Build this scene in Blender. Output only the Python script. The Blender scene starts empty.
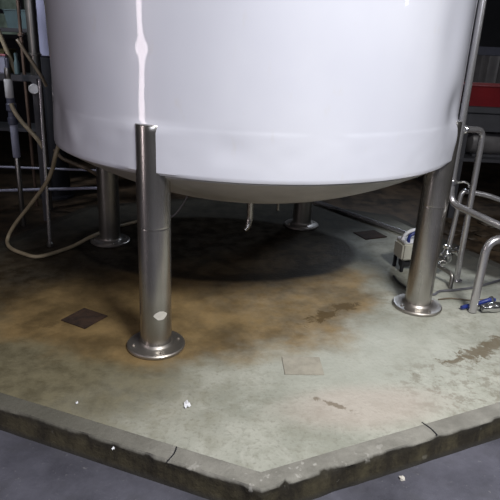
import bpy, bmesh, math, random
from mathutils import Vector, Matrix, noise as mnoise
random.seed(7)
PI = math.pi
scene = bpy.context.scene
C = scene.collection

# ------------------------------------------------------------------ materials
class NT:
    def __init__(s, name):
        s.m = bpy.data.materials.new(name); s.m.use_nodes = True
        s.t = s.m.node_tree; s.b = s.t.nodes['Principled BSDF']
        s.tc = s.t.nodes.new('ShaderNodeTexCoord')
        s.co = s.tc.outputs['Object']
    def n(s, kind, **kw):
        nd = s.t.nodes.new(kind)
        for k, v in kw.items(): setattr(nd, k, v)
        return nd
    def link(s, v, sock):
        if isinstance(v, (int, float)): sock.default_value = v
        elif isinstance(v, tuple): sock.default_value = v if len(v) == len(sock.default_value) else v + (1,)
        else: s.t.links.new(v, sock)
    def math(s, op, a, b=0.0, c=0.0, clamp=False):
        nd = s.n('ShaderNodeMath', operation=op, use_clamp=clamp)
        for i, v in enumerate((a, b, c)): s.link(v, nd.inputs[i])
        return nd.outputs[0]
    def noise(s, scale, detail=4, rough=.55, vec=None, dist=0.0, stretch=None):
        vec = vec or s.co
        if stretch:
            mp = s.n('ShaderNodeMapping'); s.link(vec, mp.inputs['Vector']); mp.inputs['Scale'].default_value = stretch; vec = mp.outputs[0]
        nd = s.n('ShaderNodeTexNoise'); s.link(vec, nd.inputs['Vector'])
        nd.inputs['Scale'].default_value = scale; nd.inputs['Detail'].default_value = detail
        nd.inputs['Roughness'].default_value = rough; nd.inputs['Distortion'].default_value = dist
        return nd.outputs['Fac']
    def step(s, v, lo, hi):
        nd = s.n('ShaderNodeMapRange', interpolation_type='SMOOTHSTEP'); s.link(v, nd.inputs['Value'])
        nd.inputs['From Min'].default_value = lo; nd.inputs['From Max'].default_value = hi
        return nd.outputs['Result']
    def mix(s, f, a, b):
        nd = s.n('ShaderNodeMix', data_type='RGBA'); s.link(f, nd.inputs[0]); s.link(a, nd.inputs[6]); s.link(b, nd.inputs[7])
        return nd.outputs[2]
    def xyz(s):
        nd = s.n('ShaderNodeSeparateXYZ'); s.link(s.co, nd.inputs[0]); return nd.outputs
    def set(s, **kw):
        for k, v in kw.items(): s.link(v, s.b.inputs[k.replace('_', ' ')])
        return s.m
    def bump(s, h, strength=.3, dist=.01):
        nd = s.n('ShaderNodeBump'); nd.inputs['Strength'].default_value = strength; nd.inputs['Distance'].default_value = dist
        s.link(h, nd.inputs['Height']); s.link(nd.outputs[0], s.b.inputs['Normal'])

def simple(name, col, rough=.5, metal=0.0, var=.25, scale=9.0, bump=0.0, coat=0.0):
    t = NT(name)
    f = t.noise(scale, 5)
    dark = tuple(c*(1-var) for c in col)
    t.set(Base_Color=t.mix(t.step(f, .3, .7), dark, col), Roughness=rough, Metallic=metal, Coat_Weight=coat)
    if bump: t.bump(t.noise(scale*6, 3), bump, .004)
    return t.m

def steel(name, col=(.56, .54, .51), rough=.26, stretch=(5, 5, .25), metal=.92, var=.22, ra=.12):
    t = NT(name)
    f = t.noise(14, 3, .6, stretch=stretch)
    g = t.noise(5, 4)
    c = t.mix(t.step(g, .35, .75), tuple(x*(1-var) for x in col), col)
    t.set(Base_Color=c, Metallic=metal, Roughness=t.math('MULTIPLY_ADD', f, ra, rough-ra/2))
    return t.m

def mat_tank():
    t = NT('white_tank_paint')
    x, y, z = t.xyz()
    f = t.noise(1.6, 4); g = t.noise(22, 3, stretch=(1, 1, .35))
    base = t.mix(t.step(f, .3, .75), (.64, .655, .75), (.70, .715, .80))
    base = t.mix(t.math('MULTIPLY', t.step(g, .62, .8), .18), base, (.60, .56, .50))
    # left quarter greyed to paint in shading; old dirty film along the bottom rim
    left = t.step(t.math('ADD', x, t.math('MULTIPLY', f, .3)), -.45, -1.0)
    base = t.mix(t.math('MULTIPLY', left, .5), base, (.52, .51, .48))
    rim = t.step(t.math('ADD', z, t.math('MULTIPLY', g, .05)), .895, .85)
    base = t.mix(t.math('MULTIPLY', rim, .25), base, (.55, .52, .45))
    t.set(Base_Color=base, Roughness=.32, Coat_Weight=.9, Coat_Roughness=.03)
    t.bump(t.noise(4, 2), .06, .01)
    return t.m

def mat_pad():
    t = NT('stained_pad_concrete')
    x, y, z = t.xyz()
    n1 = t.noise(2.2, 6, .6); n2 = t.noise(11, 6, .65); n3 = t.noise(55, 4, .6); n4 = t.noise(5, 5, .6, dist=1.2)
    base = t.mix(t.step(n1, .3, .7), (.30, .31, .265), (.475, .48, .425))
    base = t.mix(t.math('MULTIPLY', t.step(n2, .45, .7), .7), base, (.27, .27, .22))
    base = t.mix(t.math('MULTIPLY', t.step(n4, .55, .72), .4), base, (.60, .60, .55))
    base = t.mix(t.math('MULTIPLY', t.step(n3, .5, .7), .5), base, (.22, .215, .18))
    wob = t.math('MULTIPLY', t.math('SUBTRACT', t.noise(3.2, 5, .6), .5), .5)
    def ell(cx, cy, a, b, rot=0.0, w=wob):
        dx = t.math('SUBTRACT', x, cx); dy = t.math('SUBTRACT', y, cy)
        c, s_ = math.cos(rot), math.sin(rot)
        u = t.math('MULTIPLY', t.math('ADD', t.math('MULTIPLY', dx, c), t.math('MULTIPLY', dy, s_)), 1/a)
        v = t.math('MULTIPLY', t.math('SUBTRACT', t.math('MULTIPLY', dy, c), t.math('MULTIPLY', dx, s_)), 1/b)
        r = t.math('SQRT', t.math('ADD', t.math('MULTIPLY', u, u), t.math('MULTIPLY', v, v)))
        return t.math('ADD', r, w) if w is not None else r
    pale = t.math('MULTIPLY', t.step(ell(.62, 2.35, .62, .42, .2), 1.2, .4), .5)  # pool of light on the front right, painted as a paler patch
    base = t.mix(pale, base, (.50, .52, .475))
    spk = t.math('MULTIPLY', t.math('MULTIPLY', t.step(ell(1.0, 2.15, .42, .30, .3), 1.2, .5), t.step(t.noise(16, 6, .7), .48, .6)), .6)
    base = t.mix(spk, base, (.21, .19, .15))
    # pink tinge by the right hand kerb
    pk = t.math('MULTIPLY', t.step(ell(.50, 1.95, .42, .16, .2), 1.2, .4), .45)
    base = t.mix(pk, base, (.52, .43, .39))
    # left olive film, darkened to paint in weaker light; ochre residue around wet zone
    ol = t.math('MULTIPLY', t.step(ell(-1.15, 2.6, 1.15, 1.3), 1.2, .55), .94)
    base = t.mix(ol, base, t.mix(t.step(n2, .3, .7), (.10, .083, .043), (.20, .175, .105)))
    oc = ell(-.45, 3.2, 1.25, 1.02)
    ocm = t.math('MULTIPLY', t.step(oc, 1.10, .86), t.math('MULTIPLY_ADD', n2, .35, .68))
    och = t.mix(t.step(t.noise(3.5, 6, .65), .3, .7), (.10, .062, .022), (.30, .20, .085))
    base = t.mix(t.math('MINIMUM', ocm, .95), base, och)
    # dark clumps and the brown runs
    w2 = t.math('MULTIPLY', t.math('SUBTRACT', t.noise(13, 6, .75, dist=.8), .5), 5.5)
    for (a, b, c, d, r, k) in ((.43, 2.76, .15, .04, .75, .95), (.53, 2.86, .12, .04, .5, .95), (1.18, 2.47, .26, .05, .62, .75), (-.985, 2.515, .07, .03, .3, .6), (.375, 1.95, .07, .014, -.5, .6)):
        mk = t.math('MULTIPLY', t.step(ell(a, b, c, d, r, w2), 1.15, .6), k)
        base = t.mix(mk, base, (.105, .07, .03))
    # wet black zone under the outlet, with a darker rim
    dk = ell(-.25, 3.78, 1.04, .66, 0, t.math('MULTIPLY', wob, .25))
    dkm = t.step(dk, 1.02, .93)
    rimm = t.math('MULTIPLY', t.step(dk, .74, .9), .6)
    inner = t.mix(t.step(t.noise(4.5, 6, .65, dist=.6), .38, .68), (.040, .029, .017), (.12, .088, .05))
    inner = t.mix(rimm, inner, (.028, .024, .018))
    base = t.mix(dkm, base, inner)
    # far side and left rear: light falloff painted dark; right rear: dirt
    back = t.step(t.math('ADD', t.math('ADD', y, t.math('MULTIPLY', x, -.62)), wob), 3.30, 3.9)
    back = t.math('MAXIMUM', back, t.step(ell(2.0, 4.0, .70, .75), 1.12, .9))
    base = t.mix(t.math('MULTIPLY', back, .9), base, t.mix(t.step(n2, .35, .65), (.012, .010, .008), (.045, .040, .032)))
    t.set(Base_Color=base, Roughness=t.math('SUBTRACT', t.math('MULTIPLY_ADD', n2, .3, .55), t.math('MULTIPLY', dkm, .22)), Specular_IOR_Level=t.math('SUBTRACT', t.math('SUBTRACT', .32, t.math('MULTIPLY', dkm, .12)), t.math('MULTIPLY', back, .18)))
    t.bump(t.math('ADD', n3, t.math('MULTIPLY', n2, 1.5)), .4, .006)
    return t.m

def mat_kerb():
    t = NT('kerb_mortar')
    x, y, z = t.xyz()
    n1 = t.noise(6, 6, .65); n2 = t.noise(40, 4, .6); n3 = t.noise(9, 5, .7, stretch=(1, 1, .4))
    top = t.mix(t.step(n1, .3, .7), (.185, .18, .16), (.28, .272, .245))
    top = t.mix(t.math('MULTIPLY', t.step(n2, .55, .75), .3), top, (.18, .18, .17))
    top = t.mix(t.math('MULTIPLY', t.step(x, .0, -.85), .8), top, (.10, .095, .075))  # left run darkened in the colour, for the weaker light there
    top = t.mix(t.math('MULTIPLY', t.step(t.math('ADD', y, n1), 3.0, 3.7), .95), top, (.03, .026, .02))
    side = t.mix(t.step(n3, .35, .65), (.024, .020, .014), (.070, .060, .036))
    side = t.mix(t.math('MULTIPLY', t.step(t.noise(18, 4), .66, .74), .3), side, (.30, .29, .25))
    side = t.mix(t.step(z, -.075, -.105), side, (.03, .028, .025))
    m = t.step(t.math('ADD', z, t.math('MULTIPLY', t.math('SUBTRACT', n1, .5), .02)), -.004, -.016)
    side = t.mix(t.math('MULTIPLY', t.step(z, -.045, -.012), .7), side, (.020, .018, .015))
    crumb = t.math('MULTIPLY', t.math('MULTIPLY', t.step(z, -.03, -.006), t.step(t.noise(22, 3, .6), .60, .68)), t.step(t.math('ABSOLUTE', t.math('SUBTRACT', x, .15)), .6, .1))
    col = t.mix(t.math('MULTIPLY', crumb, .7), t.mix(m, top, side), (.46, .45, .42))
    t.set(Base_Color=col, Roughness=.75, Specular_IOR_Level=.3)
    t.bump(t.math('ADD', n1, n2), .5, .01)
    return t.m

def mat_floor():
    t = NT('grey_floor_coating')
    n1 = t.noise(1.7, 6, .65); n2 = t.noise(9, 5, .6); n3 = t.noise(60, 3)
    x, y, z = t.xyz()
    base = t.mix(t.step(n1, .3, .72), (.048, .048, .062), (.13, .13, .165))
    base = t.mix(t.math('MULTIPLY', t.step(n2, .5, .7), .5), base, (.075, .075, .09))
    base = t.mix(t.math('MULTIPLY', t.step(n3, .66, .75), .35), base, (.27, .27, .28))
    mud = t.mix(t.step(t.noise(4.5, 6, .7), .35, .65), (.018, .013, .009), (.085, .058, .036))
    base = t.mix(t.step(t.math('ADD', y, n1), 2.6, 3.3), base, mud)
    t.set(Base_Color=base, Roughness=t.math('MULTIPLY_ADD', n2, .3, .4), Specular_IOR_Level=.35)
    t.bump(t.math('ADD', n2, n3), .3, .006)
    return t.m

def mat_rust():
    t = NT('rusted_iron')
    n1 = t.noise(18, 6, .7); n2 = t.noise(70, 4)
    c = t.mix(t.step(n1, .3, .7), (.018, .010, .007), (.055, .028, .016))
    c = t.mix(t.math('MULTIPLY', t.step(n2, .5, .7), .4), c, (.02, .015, .012))
    t.set(Base_Color=c, Roughness=.85); t.bump(n2, .6, .005); return t.m

def mat_glass(name, col, e):
    t = NT(name); n1 = t.noise(6, 4)
    c = t.mix(t.step(n1, .3, .7), tuple(v*.4 for v in col), col)
    t.set(Base_Color=c, Roughness=.25, Emission_Color=c, Emission_Strength=e); return t.m

M = dict(
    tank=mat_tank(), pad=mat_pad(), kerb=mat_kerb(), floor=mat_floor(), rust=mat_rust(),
    steel=steel('brushed_steel', (.48, .46, .435)), steel_d=steel('grimy_steel', (.33, .32, .30), .34), pipe=steel('sanitary_pipe_steel', (.58, .57, .59), .27, (.4, .4, .4), .82, .06, .02),
    chrome=steel('polished_steel', (.75, .75, .76), .12, (1, 1, 1)), flange=steel('dull_flange_steel', (.46, .43, .40), .42, (1, 1, 1)),
    dish=simple('dish_steel', (.50, .49, .485), .5, .3, .3, 3),
    wall=simple('dark_wall_plaster', (.030, .031, .038), .8, 0, .4, 2), wall_l=simple('grey_wall_plaster', (.50, .50, .53), .8, 0, .3, 2),
    ceil=simple('ceiling_paint', (.34, .34, .36), .8), black=simple('black_paint', (.016, .017, .022), .45), darkgrey=simple('dark_grey_paint', (.040, .041, .049), .5),
    slate=simple('slate_blue_paint', (.07, .075, .11), .45), white_plastic=simple('white_plastic', (.62, .62, .63), .4, 0, .12),
    pale=simple('pale_blue_paint', (.33, .34, .48), .4, 0, .12, 3), paleg=simple('pale_grey_paint', (.30, .31, .40), .45, 0, .2),
    hose=simple('tan_rubber_hose', (.36, .30, .20), .5, 0, .25, 12), brown=simple('brown_rubber_hose', (.16, .125, .085), .5, 0, .3, 12),
    cable=simple('grey_cable', (.13, .13, .15), .45), blue=simple('blue_plastic', (.018, .035, .21), .35, 0, .2), red=simple('red_plastic', (.17, .007, .011), .4, 0, .3, 4),
    cream=simple('cream_plastic', (.56, .55, .48), .45, 0, .12), paper=simple('white_paper', (.82, .83, .88), .7, 0, .1, 30), sticker=simple('white_sticker', (.66, .63, .58), .6, 0, .15, 30),
    teal=simple('teal_grey_plastic', (.10, .16, .17), .4), tan=simple('tan_wood', (.24, .20, .13), .6), rustpipe=simple('brown_pipe', (.16, .11, .085), .5, .4),
    tarp=simple('grey_plastic_sheet', (.13, .125, .13), .35, 0, .4, 5), patch=simple('pink_mortar', (.41, .385, .325), .8, 0, .2, 20, .4), mud=simple('dark_mud', (.05, .035, .022), .6, 0, .5, 16, .6),
    pink=simple('pink_plastic', (.42, .15, .18), .5), mustard=simple('mustard_paint', (.12, .10, .03), .6, 0, .4), silicone=simple('weld_bead', (.60, .60, .62), .4),
    glass=mat_glass('dirty_window_glass', (.20, .26, .22), .22), lampglass=simple('white_enamel', (.7, .7, .7), .4),
)

# ------------------------------------------------------------------ mesh helpers
def MB(): return bmesh.new()

def ring(bm, c, u, v, r, n):
    return [bm.verts.new(c + u*(math.cos(2*PI*i/n)*r) + v*(math.sin(2*PI*i/n)*r)) for i in range(n)]

def bridge(bm, a, b):
    n = len(a)
    for i in range(n): bm.faces.new((a[i], a[(i+1) % n], b[(i+1) % n], b[i]))

def basis(d):
    d = d.normalized()
    u = d.cross(Vector((0, 0, 1)) if abs(d.z) < .95 else Vector((1, 0, 0))).normalized()
    return u, d.cross(u).normalized()

def tube(bm, pts, r, n=14, smooth=0, caps=True):
    """swept tube through pts; r a number or a list; smooth = Catmull-Rom steps"""
    P = [Vector(p) for p in pts]
    R = list(r) if isinstance(r, (list, tuple)) else [r]*len(P)
    if smooth:
        Q, S = [], []
        for i in range(len(P)-1):
            p0, p1, p2, p3 = P[max(i-1, 0)], P[i], P[i+1], P[min(i+2, len(P)-1)]
            for k in range(smooth):
                t = k/smooth
                Q.append(.5*((2*p1) + (p2-p0)*t + (2*p0-5*p1+4*p2-p3)*t*t + (3*p1-p0-3*p2+p3)*t**3)); S.append(R[i]*(1-t)+R[i+1]*t)
        Q.append(P[-1]); S.append(R[-1]); P, R = Q, S
    prev = None; u = None
    for i, p in enumerate(P):
        d = (P[min(i+1, len(P)-1)] - P[max(i-1, 0)]).normalized()
        if u is None: u, v = basis(d)
        else:
            u = (u - d*u.dot(d)).normalized(); v = d.cross(u)
        rg = ring(bm, p, u, v, R[i], n)
        if prev: bridge(bm, prev, rg)
        elif caps: bm.faces.new(list(reversed(rg)))
        prev = rg
    if caps: bm.faces.new(prev)
    return bm

def bend(pts, rad, seg=6):
    """round the inner corners of a polyline"""
    P = [Vector(p) for p in pts]; out = [P[0]]
    for i in range(1, len(P)-1):
        a = (P[i-1]-P[i]); b = (P[i+1]-P[i]); k = min(rad, a.length*.48, b.length*.48)
        A = P[i]+a.normalized()*k; B = P[i]+b.normalized()*k
        for j in range(seg+1):
            t = j/seg; out.append(A*(1-t)**2 + P[i]*2*t*(1-t) + B*t*t)
    out.append(P[-1]); return out

def lathe(bm, prof, c=(0, 0, 0), axis=(0, 0, 1), n=32):
    c = Vector(c); ax = Vector(axis).normalized(); u, v = basis(ax); prev = None
    for r, h in prof:
        rg = ring(bm, c+ax*h, u, v, max(r, 1e-4), n)
        if prev: bridge(bm, prev, rg)
        else: bm.faces.new(list(reversed(rg)))
        prev = rg
    bm.faces.new(prev); return bm

def box(bm, c, s, rz=0.0, bev=.004, mat=None):
    t = bmesh.new(); bmesh.ops.create_cube(t, size=1)
    for v in t.verts: v.co = Vector((v.co.x*s[0], v.co.y*s[1], v.co.z*s[2]))
    if bev: bmesh.ops.bevel(t, geom=list(t.edges), offset=min(bev, min(s)*.3), segments=2, affect='EDGES')
    X = Matrix.Translation(Vector(c)) @ (mat or Matrix.Rotation(rz, 4, 'Z'))
    mp = {v: bm.verts.new(X @ v.co) for v in t.verts}
    for f in t.faces: bm.faces.new([mp[v] for v in f.verts])
    t.free(); return bm

def obj(name, bm, m, parent=None, origin=None, smooth=True):
    if parent is not None:
        o0 = parent
        while o0.parent: o0 = o0.parent
        off = Vector(o0.location)
    else: off = Vector(origin or (0, 0, 0))
    bmesh.ops.recalc_face_normals(bm, faces=list(bm.faces))
    for v in bm.verts: v.co -= off
    me = bpy.data.meshes.new(name); bm.to_mesh(me); bm.free()
    if smooth:
        me.polygons.foreach_set('use_smooth', [True]*len(me.polygons))
        try: me.set_sharp_from_angle(angle=math.radians(38))
        except Exception: pass
    me.materials.append(m)
    o = bpy.data.objects.new(name, me); C.objects.link(o)
    if parent is not None: o.parent = parent
    else: o.location = off
    return o

def tag(o, label, cat, group=None, kind=None):
    o['label'] = label; o['category'] = cat
    if group: o['group'] = group
    if kind: o['kind'] = kind
    return o

def thing(name, label, cat, loc, group=None):
    o = bpy.data.objects.new(name, None); C.objects.link(o); o.location = loc; o.empty_display_size = .05
    return tag(o, label, cat, group)

def struct(name, bm, m, label=None, smooth=False):
    o = obj(name, bm, m, smooth=smooth); o['kind'] = 'structure'
    if label: o['label'] = label
    return o

# ------------------------------------------------------------------ setting
FZ = -.105
CX, CY = -.012, 3.333
X0, X1, Y0, Y1, ZC = -4.6, 4.6, -4.2, 8.6, 4.6
W = .2
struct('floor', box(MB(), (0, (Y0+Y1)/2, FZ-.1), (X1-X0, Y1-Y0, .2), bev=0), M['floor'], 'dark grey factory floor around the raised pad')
struct('wall_back', box(MB(), (0, Y1+W/2, (ZC+FZ)/2), (X1-X0+2*W, W, ZC-FZ), bev=0), M['wall'], 'dark wall far behind the tank')
struct('wall_left', box(MB(), (X0-W/2, (Y0+Y1)/2, (ZC+FZ)/2), (W, Y1-Y0, ZC-FZ), bev=0), M['wall'])
struct('wall_right', box(MB(), (X1+W/2, (Y0+Y1)/2, (ZC+FZ)/2), (W, Y1-Y0, ZC-FZ), bev=0), M['wall'])
struct('wall_front', box(MB(), (0, Y0-W/2, (ZC+FZ)/2), (X1-X0+2*W, W, ZC-FZ), bev=0), M['wall_l'])
struct('ceiling', box(MB(), (0, (Y0+Y1)/2, ZC+W/2), (X1-X0+2*W, Y1-Y0+2*W, W), bev=0), M['ceil'])
# window in the back wall, upper left
wb = MB()
for xx in (-4.1, -3.35, -2.6): box(wb, (xx, 8.55, 1.9), (.06, .10, 1.3))
for zz in (1.25, 1.58, 2.55): box(wb, (-3.35, 8.55, zz), (1.56, .10, .06))
win = struct('window_1', wb, M['darkgrey'], 'dim greenish window in the back wall', True)
obj('window_pane', box(MB(), (-3.35, 8.57, 1.9), (1.5, .02, 1.3), bev=0), M['glass'], win)

# the octagonal pad and its kerb
A0 = math.radians(-87.3)
def octa(r, k): a = A0 + k*PI/4; return Vector((CX + r*math.cos(a), CY + r*math.sin(a), 0))
def octring(r, nseg):
    out = []
    for k in range(8):
        a, b = octa(r, k), octa(r, k+1)
        for i in range(nseg): out.append(a.lerp(b, i/nseg))
    return out
NS = 110
RI, RO = 1.788, 1.872
def kerb_pts(r, z, amp, sc, seed, push=0):
    out = []
    for p in octring(r, NS):
        d = (p-Vector((CX, CY, 0))).normalized()
        nn = mnoise.fractal(Vector((p.x*sc, p.y*sc, seed)), 1.0, 2.0, 4)
        ch = max(0, nn-.05)*amp
        # broken arris near the front corner and along the right run
        near = math.exp(-((p.x-.15)/.28)**2) if p.y < 2.2 else 0
        ch *= 1 + 2.2*near
        out.append(Vector((p.x, p.y, z)) - d*ch + Vector((0, 0, -push*ch)))
    return out
bm = MB()
loops = []
for pts in (octring(RI, NS), kerb_pts(RO-.010, 0, .012, 9, 3.1, .25), kerb_pts(RO-.002, -.010, .018, 11, 3.1, .3), kerb_pts(RO, -.035, .010, 14, 8.2), kerb_pts(RO, -.075, .006, 12, 5.0), kerb_pts(RO+.003, FZ+.012, .004, 8, 1.7), kerb_pts(RO+.008, FZ-.002, .004, 7, 2.0)):
    loops.append([bm.verts.new(p) for p in pts])
for a, b in zip(loops, loops[1:]): bridge(bm, a, b)
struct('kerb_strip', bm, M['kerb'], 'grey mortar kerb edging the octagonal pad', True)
bm = MB()
bot = [bm.verts.new(p + Vector((0, 0, -.03))) for p in octring(RI-.001, 4)]
top = [bm.verts.new(p + Vector((0, 0, .0))) for p in octring(RI-.001, 4)]
ins = [bm.verts.new(p + Vector((0, 0, .0004))) for p in octring(RI-.003, 4)]
bridge(bm, bot, top); bridge(bm, top, ins); bm.faces.new(ins); bm.faces.new(list(reversed(bot)))
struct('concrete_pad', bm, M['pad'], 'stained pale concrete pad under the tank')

# ------------------------------------------------------------------ the tank
R = 1.1085; RIM = .845; TOP = 2.75
tank = thing('storage_tank', 'large white cylindrical tank standing on four brushed steel legs', 'tank', (CX, CY, 0))
AZ = [math.radians(-112.93 + 90*k) for k in range(4)]
def wall_disp(az, z):
    """panel beating of the jacket: + is outward"""
    d = 0.0
    def wrap(a): return (a+PI) % (2*PI)-PI
    s = lambda a0: wrap(az-a0)*R
    d += .0030*mnoise.noise(Vector((math.cos(az)*2.0, math.sin(az)*2.0, z*1.6)))
    d += .0016*mnoise.noise(Vector((math.cos(az)*6+9, math.sin(az)*6, z*4)))
    for a in AZ:                                   # buckling of the jacket above each leg weld
        t = s(a)
        d += .010*math.exp(-(t/.15)**2)*max(0, min(1, (1.07-z)/.05))
        d += -.0012*math.exp(-((t+.022)/.05)**2-((z-1.335)/.04)**2)
        d += -.0005*math.exp(-((t+.02)/.022)**2-((z-1.345)/.025)**2)
        d += -.0008*math.exp(-(t/.10)**2-((z-1.15)/.09)**2)
    # dents in the lower band
    for (a, zz, sa, sz, k) in ((-148, 1.02, .12, .10, -.010), (-160, 1.2, .10, .22, -.012), (-30, 1.12, .10, .09, -.010), (-24, .98, .06, .08, .006), (-95, .98, .09, .06, -.004), (-40, 1.45, .10, .2, -.006), (-138, .95, .07, .06, .006)):
        d += 1.5*k*math.exp(-(s(math.radians(a))/sa)**2-((z-zz)/sz)**2)
    band = max(0, min(1, (1.056-z)/.022)); band = band*band*(3-2*band)
    d += band*(.0012 + .0016*mnoise.noise(Vector((math.cos(az)*7, math.sin(az)*7, z*9+3))) + .0010*mnoise.noise(Vector((math.cos(az)*16, math.sin(az)*16, z*16+8))))     # the girth seam
    return d
bm = MB(); NA = 420
zs = [RIM+.012] + [RIM+.02+i*.008 for i in range(23)] + [1.033+i*.003 for i in range(11)] + [1.07+i*.012 for i in range(56)] + [1.76+i*.09 for i in range(12)]
prev = None
inner0 = [bm.verts.new((CX+(R-.012)*math.cos(2*PI*i/NA), CY+(R-.012)*math.sin(2*PI*i/NA), RIM+.004)) for i in range(NA)]
lip = [bm.verts.new((CX+(R-.003)*math.cos(2*PI*i/NA), CY+(R-.003)*math.sin(2*PI*i/NA), RIM)) for i in range(NA)]
bridge(bm, inner0, lip); prev = lip
for z in zs:
    rg = []
    for i in range(NA):
        a = 2*PI*i/NA; rr = R + wall_disp(a, z)
        rg.append(bm.verts.new((CX+rr*math.cos(a), CY+rr*math.sin(a), z)))
    bridge(bm, prev, rg); prev = rg
shell = obj('tank_shell', bm, M['tank'], tank)
obj('tank_roof', lathe(MB(), [(R, zs[-1]-.001), (R-.02, TOP+.06), (R*.8, TOP+.17), (R*.45, TOP+.25), (.12, TOP+.28), (.12, TOP+.34)], (CX, CY, 0), n=96), M['tank'], tank)
# dished bottom, steel
prof = [(.02, .538), (.06, .539)]
DD = .292
for i in range(1, 25):
    t = i/24; r = t*1.085
    prof.append((r+.06*(1-t), RIM-.012 - DD*(1-t**2.1)))
prof.append((1.09, RIM+.02))
dish = obj('dished_bottom', lathe(MB(), prof, (CX, CY, 0), n=128), M['dish'], tank)
dish['label'] = 'dull grey dished steel underside'
# outlet spout hanging from the dish, and the thin drain tube behind it
obj('outlet_spout', tube(MB(), [(-.010, 3.33, .54), (-.010, 3.33, .40), (-.011, 3.328, .34), (-.022, 3.315, .30), (-.04, 3.30, .28)], [.021, .021, .021, .019, .015], 14, 3), M['steel'], tank)
obj('drain_tube', tube(MB(), [(.166, 3.5, .56), (.168, 3.5, .36)], .010, 10), M['steel_d'], tank)
obj('cable', tube(MB(), [(-.34, 3.30, .60), (-.385, 3.30, .50), (-.42, 3.29, .43), (-.47, 3.28, .365), (-.53, 3.27, .335), (-.57, 3.27, .345)], .0055, 8, 5), M['cable'], tank)['label'] = 'thin grey cable hanging under the tank'
# legs
LR = 1.063; PR = .0730
for k, a in enumerate(AZ):
    lx, ly = CX+LR*math.cos(a), CY+LR*math.sin(a)
    sm = M['steel'] if k < 2 else M['steel_d']
    pr = [(PR, .016), (PR, .03), (PR, .58), (PR, .598), (PR, .602), (PR-.0007, .605), (PR-.0007, .608), (PR, .611), (PR, .615), (PR, .635), (PR, 1.02), (PR, 1.044), (PR-.003, 1.049), (PR-.03, 1.051), (.01, 1.052)]
    leg = obj('leg', lathe(MB(), pr, (lx, ly, 0), n=56), sm, tank)
    fr = .137
    fl = obj('base_flange', lathe(MB(), [(fr-.004, .002), (fr, .006), (fr, .015), (fr-.005, .020), (PR+.014, .021), (PR+.006, .026), (PR+.0005, .036)], (lx, ly, 0), n=64), M['flange'], leg)
    for j in range(4):
        b = a + PI/4 + j*PI/2
        bx, by = lx+.108*math.cos(b), ly+.108*math.sin(b)
        obj('anchor_nut', lathe(MB(), [(.008, .019), (.008, .024), (.0055, .0245), (.005, .0285)], (bx, by, 0), n=6), M['flange'], leg)
    if k == 0:   # torn white sticker on the front leg
        bm = MB(); ca = math.radians(-62); pts = []
        for i in range(18):
            t = 2*PI*i/18; jag = 1+.22*mnoise.noise(Vector((math.cos(t)*2, math.sin(t)*2, 4)))
            pts.append((ca+math.cos(t)*.46*jag*(1-.25*abs(math.sin(t))), .195+math.sin(t)*.023*jag))
        cvs = bm.verts.new((lx+(PR+.0012)*math.cos(ca), ly+(PR+.0012)*math.sin(ca), .195))
        mid = [bm.verts.new((lx+(PR+.0012)*math.cos(ca+(aa-ca)*.5), ly+(PR+.0012)*math.sin(ca+(aa-ca)*.5), .195+(zz-.195)*.5)) for aa, zz in pts]
        vs = [bm.verts.new((lx+(PR+.0008)*math.cos(aa), ly+(PR+.0008)*math.sin(aa), zz)) for aa, zz in pts]
        bridge(bm, mid, vs)
        for i in range(18): bm.faces.new((cvs, mid[i], mid[(i+1) % 18]))
        st = obj('sticker', bm, M['sticker'], leg); st['label'] = 'torn white sticker'

# ------------------------------------------------------------------ pipework on the right
riser = thing('steel_pipework', 'tall steel riser pipe beside the tank wall with a branch dropping to the pad', 'pipe', (1.142, 3.2, 0))
obj('riser_pipe', tube(MB(), bend([(1.136, 3.2, 2.9), (1.144, 3.2, .70), (1.152, 3.2, .545), (1.36, 2.92, .497), (1.62, 2.57, .44)], .07), .0195, 18), M['pipe'], riser)
for z in (.668,):
    obj('clamp_ring', lathe(MB(), [(.022, -.014), (.030, -.010), (.030, .010), (.022, .014)], (1.146, 3.2, z), n=24), M['chrome'], riser)
    obj('wing_nut', tube(MB(), [(1.165, 3.17, z+.005), (1.20, 3.16, z+.012), (1.228, 3.165, z), (1.235, 3.17, z-.02)], .006, 8, 3), M['chrome'], riser)
branch = riser
obj('branch_pipe', tube(MB(), bend([(1.160, 3.205, .968), (1.308, 3.30, .955), (1.322, 3.315, .012)], .055), .0185, 18), M['pipe'], branch)
obj('saddle_weld', lathe(MB(), [(.021, 0), (.026, .006), (.026, .016), (.021, .022)], (1.158, 3.204, .968), (.148, .095, -.013), n=20), M['chrome'], branch)
obj('foot_plate', lathe(MB(), [(.036, .003), (.036, .010), (.020, .014)], (1.322, 3.315, 0), n=24), M['pipe'], branch)
# sampling line behind, with its valve
samp = thing('sampling_line', 'thin steel line behind the branch pipe ending in a shiny clamped valve', 'pipe', (1.255, 3.40, 0))
obj('pipe', tube(MB(), bend([(1.78, 3.46, .44), (1.45, 3.42, .545), (1.285, 3.40, .572), (1.268, 3.40, .19)], .045), .016, 16), M['pipe'], samp)
vb = MB(); lathe(vb, [(.018, .215), (.032, .21), (.032, .195), (.022, .19), (.026, .17), (.040, .155), (.042, .125), (.030, .10), (.020, .095)], (1.262, 3.40, 0), n=28)
obj('valve_body', vb, M['chrome'], samp)
obj('valve_knob', lathe(MB(), [(.012, 0), (.013, .025), (.030, .03), (.032, .045), (.02, .055)], (1.285, 3.375, .175), (.6, -.5, .35), n=20), M['chrome'], samp)
obj('clamp_ring', lathe(MB(), [(.024, -.01), (.034, -.007), (.034, .007), (.024, .01)], (1.225, 3.36, .12), (-.7, -.7, .1), n=24), M['chrome'], samp)
obj('outlet_elbow', tube(MB(), bend([(1.235, 3.37, .122), (1.18, 3.31, .105), (1.255, 3.215, .085), (1.245, 3.195, .004)], .03), .0135, 14), M['steel_d'], samp)
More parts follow.
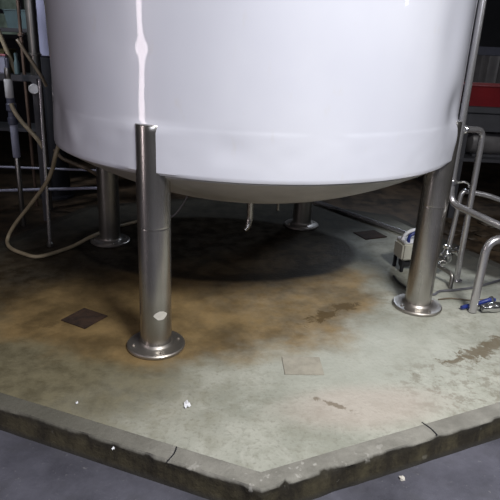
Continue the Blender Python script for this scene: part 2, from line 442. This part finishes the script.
# near inverted-U pipe with blue lever valve
nu = thing('return_pipe', 'thick steel pipe bent over at knee height near the right edge', 'pipe', (1.269, 2.875, 0))
obj('pipe', tube(MB(), bend([(1.268, 2.875, .006), (1.277, 2.88, .438), (1.95, 3.0, .425)], .085, 8), .0235, 20), M['pipe'], nu)
val = thing('ball_valve', 'small chrome ball valve with a long blue lever lying on the pad', 'valve', (1.36, 2.85, 0))
vb = MB(); lathe(vb, [(.016, -.085), (.021, -.08), (.021, -.05), (.017, -.048), (.027, -.03), (.030, 0), (.027, .03), (.017, .048), (.021, .05), (.021, .08), (.016, .085)], (1.395, 2.893, .0315), (.95, .30, 0), n=26)
obj('valve_body', vb, M['chrome'], val)
obj('end_fitting', lathe(MB(), [(.014, 0), (.024, .003), (.024, .03), (.018, .034), (.018, .20)], (1.477, 2.919, .0275), (.95, .30, 0), n=20), M['steel'], val)
obj('stem', lathe(MB(), [(.010, 0), (.010, .035), (.013, .036), (.013, .060)], (1.395, 2.90, .040), (.0, .75, .25), n=12), M['chrome'], val)
lv = MB(); tube(lv, [(1.415, 2.945, .052), (1.38, 2.940, .052), (1.33, 2.932, .036), (1.27, 2.915, .024), (1.210, 2.890, .020)], [.010, .013, .0115, .013, .011], 12, 4)
lo = obj('lever', lv, M['blue'], val); lo['label'] = 'blue lever handle'

# pump box by the right leg
pb = thing('pump_box', 'small cream pump box with blue handle on black feet behind the right leg', 'pump', (1.07, 3.47, 0))
rz = math.radians(14)
RM = Matrix.Rotation(rz, 4, 'Z')
def loc(x, y, z): v = RM @ Vector((x, y, 0)); return (1.07+v.x, 3.50+v.y, z)
obj('housing', box(MB(), loc(0, 0, .138), (.21, .13, .115), rz, .012), M['cream'], pb)
obj('lid', box(MB(), loc(0, 0, .203), (.19, .115, .018), rz, .006), M['paper'], pb)
for sy in (-.048, .0):
    hb = MB(); tube(hb, [loc(-.085+.04*abs(sy)*10, sy, .205), loc(-.06, sy, .25), loc(0, sy, .272), loc(.06, sy, .25), loc(.085, sy, .205)], .011, 10, 5)
    obj('handle', hb, M['blue'] if sy else M['paper'], pb)
for sx in (-1, 1):
    for sy in (-1, 1):
        fb = MB(); box(fb, loc(sx*.088, sy*.05, .041), (.020, .020, .082), rz, .003)
        obj('leg', fb, M['black'], pb)
obj('motor', lathe(MB(), [(.02, -.08), (.032, -.07), (.034, .06), (.02, .07)], loc(0, 0, .045), RM @ Vector((1, 0, 0)), n=20), M['black'], pb)
# cables on the pad
o = obj('cable', tube(MB(), [(.925, 3.33, .0105), (.935, 3.235, .0105), (.99, 3.115, .0105), (1.10, 3.072, .0105), (1.16, 3.125, .0105), (1.265, 3.155, .0105), (1.41, 3.215, .0105), (1.618, 3.345, .0105)], .0075, 10, 6), M['cable'], origin=(1.1, 3.1, 0))
tag(o, 'thick grey cable curving over the pad past the right leg', 'cable')
o = obj('wire', tube(MB(), [(1.117, 3.010, .0075), (1.20, 3.035, .0075), (1.309, 3.02, .0075), (1.40, 3.04, .0075)], .0045, 8, 5), M['brown'], origin=(1.2, 3.03, 0))
tag(o, 'thin brown wire on the pad in front of the grey cable', 'wire')
# long pipe lying behind the tank
o = obj('floor_pipe', tube(MB(), [(.53, 5.03, .023), (1.342, 3.99, .023)], .0185, 16), M['pipe'], origin=(.9, 4.4, 0))
tag(o, 'long thin pale pipe lying slantwise on the pad behind the tank', 'pipe')

# ------------------------------------------------------------------ on the pad
o = obj('drain_cover', box(MB(), (-.837, 2.588, .0045), (.165, .165, .006), math.radians(62), .002), M['rust'], origin=(-.837, 2.588, 0))
tag(o, 'rusty square iron plate set in the pad left of the front leg', 'drain cover')
bm = MB(); box(bm, (.265, 2.233, .0035), (.178, .148, .005), math.radians(3), .002)
o = obj('mortar_patch', bm, M['patch'], origin=(.265, 2.233, 0))
tag(o, 'pinkish square mortar patch in the middle of the pad', 'patch')
o = obj('drain_plate', box(MB(), (.925, 4.15, .0045), (.20, .17, .006), math.radians(25), .002), M['rust'], origin=(.925, 4.15, 0))
tag(o, 'dark square plate in the pad behind the tank beside the slanting pipe', 'drain cover')
def scrap(x, y, s, label, seed):
    bm = MB(); N = 11; rg = []
    c = bm.verts.new((x, y, .012*s/.03))
    for i in range(N):
        a = 2*PI*i/N; r = s*(.55+.75*abs(mnoise.noise(Vector((math.cos(a)*2+seed, math.sin(a)*2, seed)))))
        rg.append(bm.verts.new((x+r*math.cos(a)*.8, y+r*math.sin(a)*1.3, .0045+.010*(i % 2)*s/.03)))
    for i in range(N): bm.faces.new((c, rg[i], rg[(i+1) % N]))
    o = obj('paper_scrap', bm, M['paper'], origin=(x, y, 0), smooth=False); tag(o, label, 'litter')
scrap(-.224, 1.896, .024, 'crumpled white paper scrap on the pad in front of the front leg', 2.3)
scrap(-.661, 1.878, .009, 'tiny white fleck of paper near the left kerb', 5.1)
scrap(-.455, 1.626, .008, 'tiny white crumb lying on the left kerb', 7.7)
# kerb joints: dark sealant strips
for (a, b, lab) in (((.752, 1.790), (.712, 1.862), 'dark joint across the right run of kerb'), ((-.255, 1.580), (-.232, 1.655), 'dark joint across the left run of kerb')):
    bm = MB(); tube(bm, [(a[0], a[1], -.001), ((a[0]+b[0])/2+.006, (a[1]+b[1])/2, .0), (b[0], b[1], .0005)], .0028, 6, 4)
    o = obj('kerb_joint', bm, M['black']); o['kind'] = 'structure'; o['label'] = lab
# broken mortar lumps at the corner
def lump(x, y, z, s, m, label, seed):
    bm = MB(); bmesh.ops.create_icosphere(bm, subdivisions=2, radius=1)
    for v in bm.verts:
        k = 1+.5*mnoise.noise(v.co*1.5+Vector((seed, 0, 0)))
        v.co = Vector((x+v.co.x*s[0]*k, y+v.co.y*s[1]*k, z+v.co.z*s[2]*k))
    o = obj('mortar_lump', bm, m, origin=(x, y, z-s[2]), smooth=False); tag(o, label, 'rubble', 'rubble at the foot of the kerb')
lump(-.02, 1.375, FZ+.012, (.022, .014, .014), M['sticker'], 'pale broken mortar lump at the foot of the kerb corner', 1.0)
lump(.60, 1.66, FZ+.006, (.012, .010, .008), M['sticker'], 'small pale mortar chip at the foot of the right kerb', 3.0)

# ------------------------------------------------------------------ left background
hs = obj('hose', tube(MB(), [(-1.13, 3.80, .97), (-1.165, 3.56, .87), (-1.181, 3.35, .715), (-1.239, 3.40, .58), (-1.31, 3.45, .469), (-1.458, 3.55, .302), (-1.611, 3.63, .130), (-1.665, 3.62, .030), (-1.60, 3.50, .0165), (-1.47, 3.40, .0165), (-1.351, 3.367, .0165), (-1.215, 3.551, .0165), (-1.13, 3.70, .036), (-1.085, 3.81, .036), (-1.05, 3.92, .036), (-.98, 4.06, .0165), (-.88, 4.18, .0165)], .0125, 12, 7), M['hose'], origin=(-1.35, 3.4, 0))
tag(hs, 'tan rubber hose drooping in a loop onto the pad at left', 'hose')
o = obj('hose', tube(MB(), [(-1.40, 3.92, .60), (-1.344, 3.9, .548), (-1.28, 3.9, .52), (-1.221, 3.9, .497), (-1.15, 3.88, .475), (-1.07, 3.80, .462)], .013, 10, 5), M['brown'], origin=(-1.2, 3.9, .5))
tag(o, 'short brown hose slung under the tank rim by the left rear leg', 'hose')
rod = thing('stand_pole', 'thin steel pole standing on the pad inside the hose loop', 'pole', (-1.36, 3.58, 0))
obj('pole', tube(MB(), [(-1.360, 3.58, .012), (-1.336, 3.58, 1.10)], .0115, 12), M['pipe'], rod)
obj('foot', lathe(MB(), [(.015, .003), (.020, .008), (.020, .03), (.012, .04)], (-1.36, 3.58, 0), n=16), M['steel_d'], rod)
# low pipe rack: two rails on posts
rk = thing('pipe_rack', 'low steel rack with two horizontal rails behind the hose loop', 'rack', (-1.8, 4.6, FZ))
obj('rail', tube(MB(), [(-2.45, 4.62, .065), (-1.22, 4.58, .165)], .013, 12), M['paleg'], rk)
obj('rail', tube(MB(), [(-2.45, 4.64, .285), (-1.22, 4.60, .305)], .010, 12), M['paleg'], rk)
for x in (-2.40, -1.28): obj('post', tube(MB(), [(x, 4.635, FZ), (x, 4.635, .34)], .013, 12), M['steel_d'], rk)
# standpipe with white plastic sleeve
sp = thing('standpipe', 'vertical pipe with white plastic sleeve and dark union at far left', 'pipe', (-1.835, 4.3, FZ))
def cyl(x, y, z0, z1, r, n=18): return lathe(MB(), [(r*.9, z0), (r, z0+.004), (r, z1-.004), (r*.9, z1)], (x, y, 0), n=n)
obj('white_sleeve', cyl(-1.838, 4.3, .895, 1.03, .030), M['white_plastic'], sp)
obj('union', lathe(MB(), [(.028, .70), (.036, .705), (.036, .75), (.028, .755), (.028, .80), (.038, .805), (.038, .85), (.03, .86), (.03, .895)], (-1.834, 4.3, 0), n=18), M['slate'], sp)
obj('lower_pipe', cyl(-1.832, 4.3, .45, .70, .028), M['paleg'], sp)
obj('base_pipe', cyl(-1.832, 4.3, FZ, .45, .020), M['steel_d'], sp)
obj('upper_pipe', cyl(-1.838, 4.3, 1.03, 1.11, .022), M['steel_d'], sp)
o = obj('hose', tube(MB(), [(-1.815, 4.255, .86), (-1.79, 4.25, .80), (-1.745, 4.25, .73), (-1.69, 4.25, .665), (-1.637, 4.25, .601), (-1.60, 4.25, .54)], .016, 12, 5), M['hose'], origin=(-1.7, 4.25, .7))
tag(o, 'short tan hose slanting down from the standpipe union', 'hose')
# equipment frame: dark posts with a beam, carrying the small devices
fr = thing('equipment_frame', 'dark steel frame with a cross beam at far left behind the pole', 'frame', (-1.85, 4.5, FZ))
obj('beam', box(MB(), (-1.98, 4.5, 1.025), (.66, .05, .048)), M['darkgrey'], fr)
obj('post', box(MB(), (-1.700, 4.465, .46), (.045, .045, 1.14)), M['darkgrey'], fr)
obj('post', box(MB(), (-2.28, 4.5, .45), (.045, .045, 1.11)), M['darkgrey'], fr)
o = obj('gauge', lathe(MB(), [(.01, -.02), (.036, -.016), (.038, .004), (.033, .008), (.031, .005)], (-1.705, 4.435, .954), (.25, -1, .1), n=24), M['white_plastic'], fr); o['label'] = 'round white gauge face'
dv = thing('control_unit', 'pale grey control unit with pink top on the frame beam', 'device', (-1.965, 4.5, 1.05))
obj('housing', box(MB(), (-1.965, 4.5, 1.115), (.11, .06, .13), 0, .012), M['paleg'], dv)
obj('lid', box(MB(), (-1.965, 4.5, 1.187), (.10, .055, .014), 0, .004), M['pink'], dv)
o = obj('bottle', lathe(MB(), [(.016, 0), (.020, .004), (.020, .085), (.012, .105), (.012, .135), (.014, .136), (.014, .155)], (-1.845, 4.5, 1.0505), n=18), M['teal'], origin=(-1.845, 4.5, 1.0495))
tag(o, 'slim teal bottle standing on the frame beam by the control unit', 'bottle')
# tall things further back on the left
def tall(name, label, cat, x, y, r, m, z1=2.6, extra=None):
    t = thing(name, label, cat, (x, y, FZ)); obj('pipe', cyl(x, y, FZ, z1, r, 24), m, t)
    obj('collar', lathe(MB(), [(r, 0), (r+.012, .004), (r+.012, .02), (r, .024)], (x, y, 1.18 if extra is None else extra), n=24), m, t); return t
tall('vertical_pipe', 'dark glossy vertical pipe with a bright edge beside the pale column', 'pipe', -1.795, 4.75, .042, M['steel_d'])
tall('vertical_pipe', 'thin brown vertical pipe in front of the dim window', 'pipe', -1.93, 4.85, .014, M['rustpipe'], extra=1.32)
pc = thing('support_column', 'column with pale blue upper half and dark base beside the tank', 'column', (-1.865, 5.2, FZ))
obj('upper_section', lathe(MB(), [(.12, 1.16), (.135, 1.17), (.135, 2.7), (.12, 2.71)], (-1.865, 5.2, 0), n=36), M['pale'], pc)
obj('lower_section', lathe(MB(), [(.16, FZ), (.16, FZ+.02), (.128, FZ+.03), (.128, 1.155), (.12, 1.16)], (-1.865, 5.2, 0), n=36), M['black'], pc)
o = obj('brace', tube(MB(), [(-2.20, 4.62, 1.90), (-1.86, 4.53, 1.04)], .018, 10), M['tan'], fr); o['label'] = 'tan slanting brace'
o = obj('hose', tube(MB(), [(-1.79, 4.42, 1.30), (-1.77, 4.41, 1.28), (-1.739, 4.40, 1.234), (-1.68, 4.40, 1.14), (-1.629, 4.40, 1.055), (-1.60, 4.42, .98)], .014, 10, 5), M['brown'], origin=(-1.7, 4.4, 1.2))
tag(o, 'brown hose slanting down over the frame beam toward the pole', 'hose')
sh = thing('storage_shelf', 'dark shelf unit in front of the window at far left', 'shelf', (-2.35, 5.7, FZ))
for z in (.45, .95, 1.36): obj('shelf_board', box(MB(), (-2.45, 5.7, z), (.95, .35, .035)), M['darkgrey'], sh)
for sx in (-2.9, -2.0):
    for sy in (5.55, 5.85): obj('post', box(MB(), (sx, sy, .76), (.035, .035, 1.73)), M['darkgrey'], sh)
def tub(x, y, z, s, m, label):
    t = thing('storage_tub', label, 'tub', (x, y, z)); bm = MB()
    w, d, h = s
    prof = [(.86, 0), (1, h*.95), (1.06, h*.95), (1.06, h)]
    prev = None
    for k, zz in prof:
        rg = [bm.verts.new((x+sx*w/2*k, y+sy*d/2*k, z+zz)) for sx, sy in ((-1, -1), (1, -1), (1, 1), (-1, 1))]
        if prev: bridge(bm, prev, rg)
        else: bm.faces.new(rg)
        prev = rg
    ins = [bm.verts.new((x+sx*w/2*.94, y+sy*d/2*.94, z+h)) for sx, sy in ((-1, -1), (1, -1), (1, 1), (-1, 1))]
    inb = [bm.verts.new((x+sx*w/2*.82, y+sy*d/2*.82, z+.02)) for sx, sy in ((-1, -1), (1, -1), (1, 1), (-1, 1))]
    bridge(bm, prev, ins); bridge(bm, ins, inb); bm.faces.new(inb)
    obj('body', bm, m, t, smooth=False); return t
tub(-2.22, 5.68, 1.3775, (.26, .26, .16), M['teal'], 'teal tub on the top board of the dark shelf')
tub(-2.55, 5.68, .9675, (.34, .28, .22), M['mustard'], 'mustard tub on the middle board of the dark shelf')

# ------------------------------------------------------------------ right background
wb = thing('work_bench', 'dark grey work bench behind the pipes at right', 'bench', (2.25, 5.2, FZ))
obj('worktop', box(MB(), (2.42, 5.30, .895), (1.25, .62, .05)), M['darkgrey'], wb)
obj('apron', box(MB(), (2.42, 5.035, .79), (1.16, .03, .16)), M['darkgrey'], wb)
obj('shelf_board', box(MB(), (2.42, 5.30, .455), (1.20, .56, .03)), M['darkgrey'], wb)
for sx in (1.84, 3.0):
    for sy in (5.05, 5.55): obj('leg', box(MB(), (sx, sy, .3825), (.05, .05, .975)), M['darkgrey'], wb)
tub(2.13, 5.24, .9205, (.66, .40, .175), M['red'], 'red plastic crate on the dark work bench at right')
tub(2.82, 5.26, .9205, (.34, .36, .14), M['darkgrey'], 'dark grey crate beside the red crate on the bench')
# covered machine in the bench's lower bay
mc = thing('covered_motor', 'grey rounded motor on the lower shelf of the bench', 'motor', (2.1, 5.25, .4705))
obj('casing', lathe(MB(), [(.05, -.2), (.105, -.18), (.12, -.12), (.12, .12), (.105, .18), (.05, .2)], (2.12, 5.22, .60), (1, .1, 0), n=28), M['tarp'], mc)
obj('base', box(MB(), (2.12, 5.22, .482), (.30, .2, .023)), M['darkgrey'], mc)
o = obj('drum', lathe(MB(), [(.12, 0), (.13, .01), (.13, .12), (.134, .125), (.134, .14), (.13, .145), (.13, .25), (.12, .26)], (2.62, 5.22, .4705), n=30), M['slate'], origin=(2.62, 5.22, .4705))
tag(o, 'slate blue drum on the lower shelf of the bench', 'drum')
bmx = MB(); box(bmx, (2.9, 6.5, 1.365), (1.5, .09, .085))
o = obj('cross_beam', bmx, M['slate'], origin=(2.9, 6.5, 1.32)); o['kind'] = 'structure'; o['label'] = 'dark steel cross beam above the bench'
pb2 = MB()
for x in (2.2, 3.6): box(pb2, (x, 6.5, .61), (.07, .07, 1.43))
o = obj('trim_1', pb2, M['slate']); o['kind'] = 'structure'; o['label'] = 'posts carrying the cross beam'
# plastic sheet hung from the beam
bm = MB(); prev = None
for j in range(13):
    z = 1.32-.62*j/12; row = []
    for i in range(41):
        x = 2.26+1.25*i/40
        row.append(bm.verts.new((x, 6.44+.03*math.sin(i*1.1+.3*j/12)+.018*math.sin(i*.47+1.2), z)))
    if prev:
        for i in range(40): bm.faces.new((prev[i], prev[i+1], row[i+1], row[i]))
    prev = row
o = obj('plastic_sheet', bm, M['tarp'], origin=(2.8, 6.44, .7)); tag(o, 'grey plastic sheet hanging in folds from the dark beam', 'sheet')
# rubble and muck beyond the right rear edge of the pad
bm = MB(); rnd = random.Random(3)
for i in range(70):
    x = rnd.uniform(1.5, 3.0); y = rnd.uniform(3.9, 5.0)
    if (x-CX)*math.cos(A0+PI*5/8+PI*0)+(y-CY)*math.sin(A0+PI*5/8) > 9: continue
    dd = max((x-CX)*math.cos(A0+PI/8+k*PI/4)+(y-CY)*math.sin(A0+PI/8+k*PI/4) for k in range(8))
    if dd < RO*math.cos(PI/8)+.07: continue
    s = rnd.uniform(.02, .09)
    t = bmesh.new(); bmesh.ops.create_icosphere(t, subdivisions=1, radius=1)
    mp = {}
    for v in t.verts:
        k = 1+.4*mnoise.noise(v.co*1.3+Vector((i, 0, 0)))
        mp[v] = bm.verts.new((x+v.co.x*s*k*1.3, y+v.co.y*s*k, FZ+.006+max(v.co.z*s*.28*k, -.006)))
    for f in t.faces: bm.faces.new([mp[v] for v in f.verts])
    t.free()
o = obj('muck_heap', bm, M['mud'], origin=(1.9, 4.4, FZ), smooth=False); tag(o, 'dark brown muck and rubble on the floor beyond the pad at right', 'muck', kind='stuff')

# ------------------------------------------------------------------ lights
def area(name, loc_, target, sx, sy, power, col=(1, 1, 1), spread=180):
    l = bpy.data.lights.new(name, 'AREA'); l.shape = 'RECTANGLE'; l.size = sx; l.size_y = sy; l.energy = power; l.color = col; l.spread = math.radians(spread)
    o = bpy.data.objects.new(name, l); C.objects.link(o); o.location = loc_
    o.rotation_euler = (Vector(target)-Vector(loc_)).to_track_quat('-Z', 'Y').to_euler(); return o
area('ceiling_lamp', (1.3, .1, 3.4), (.85, 2.2, 0), 1.1, .5, 74, (1, .985, .95), 115)
area('fill_lamp', (.5, -2.7, 2.9), (-.1, 3.3, 1.1), 2.6, 1.0, 48, (.85, .88, 1.0))
area('rear_lamp', (2.2, 7.2, 3.0), (1.0, 4.2, 0), .8, .5, 5, (.75, .85, 1.0), 70)
area('left_rear_fill', (-3.4, 3.2, 3.2), (-1.9, 4.9, 1.5), .6, .3, 8, (.9, .93, 1.0), 50)  # added unseen fill that brightens the left rear clutter
area('strip_lamp', (-3.15, .61, 1.4), (-.45, 2.3, 1.25), .20, 2.5, 17, (1, .87, .91))
area('side_lamp', (3.66, 1.60, 2.45), (.56, 2.38, 1.5), .10, 1.5, 7, (.95, .96, 1.0))
w = bpy.data.worlds.new('World'); scene.world = w; w.use_nodes = True
w.node_tree.nodes['Background'].inputs[0].default_value = (.6, .65, .8, 1); w.node_tree.nodes['Background'].inputs[1].default_value = .02

# ------------------------------------------------------------------ camera
f_px, pitch, roll = 564.3, .361324, .0465306
cam = bpy.data.cameras.new('Camera'); cam.sensor_fit = 'HORIZONTAL'; cam.sensor_width = 36; cam.lens = 36*f_px/500; cam.clip_start = .05
co = bpy.data.objects.new('Camera', cam); C.objects.link(co)
F = Vector((0, math.cos(pitch), -math.sin(pitch))); Rr = Vector((1, 0, 0)); D = Vector((0, -math.sin(pitch), -math.cos(pitch)))
c, s = math.cos(roll), math.sin(roll)
R2 = Rr*c - D*s; D2 = D*c + Rr*s
m = Matrix((R2, -D2, -F)).transposed().to_4x4(); m.translation = Vector((0, 0, 1.4))
co.matrix_world = m
scene.camera = co
scene.view_settings.view_transform = 'Standard'; scene.view_settings.look = 'None'
scene.view_settings.exposure = 0; scene.view_settings.gamma = 1
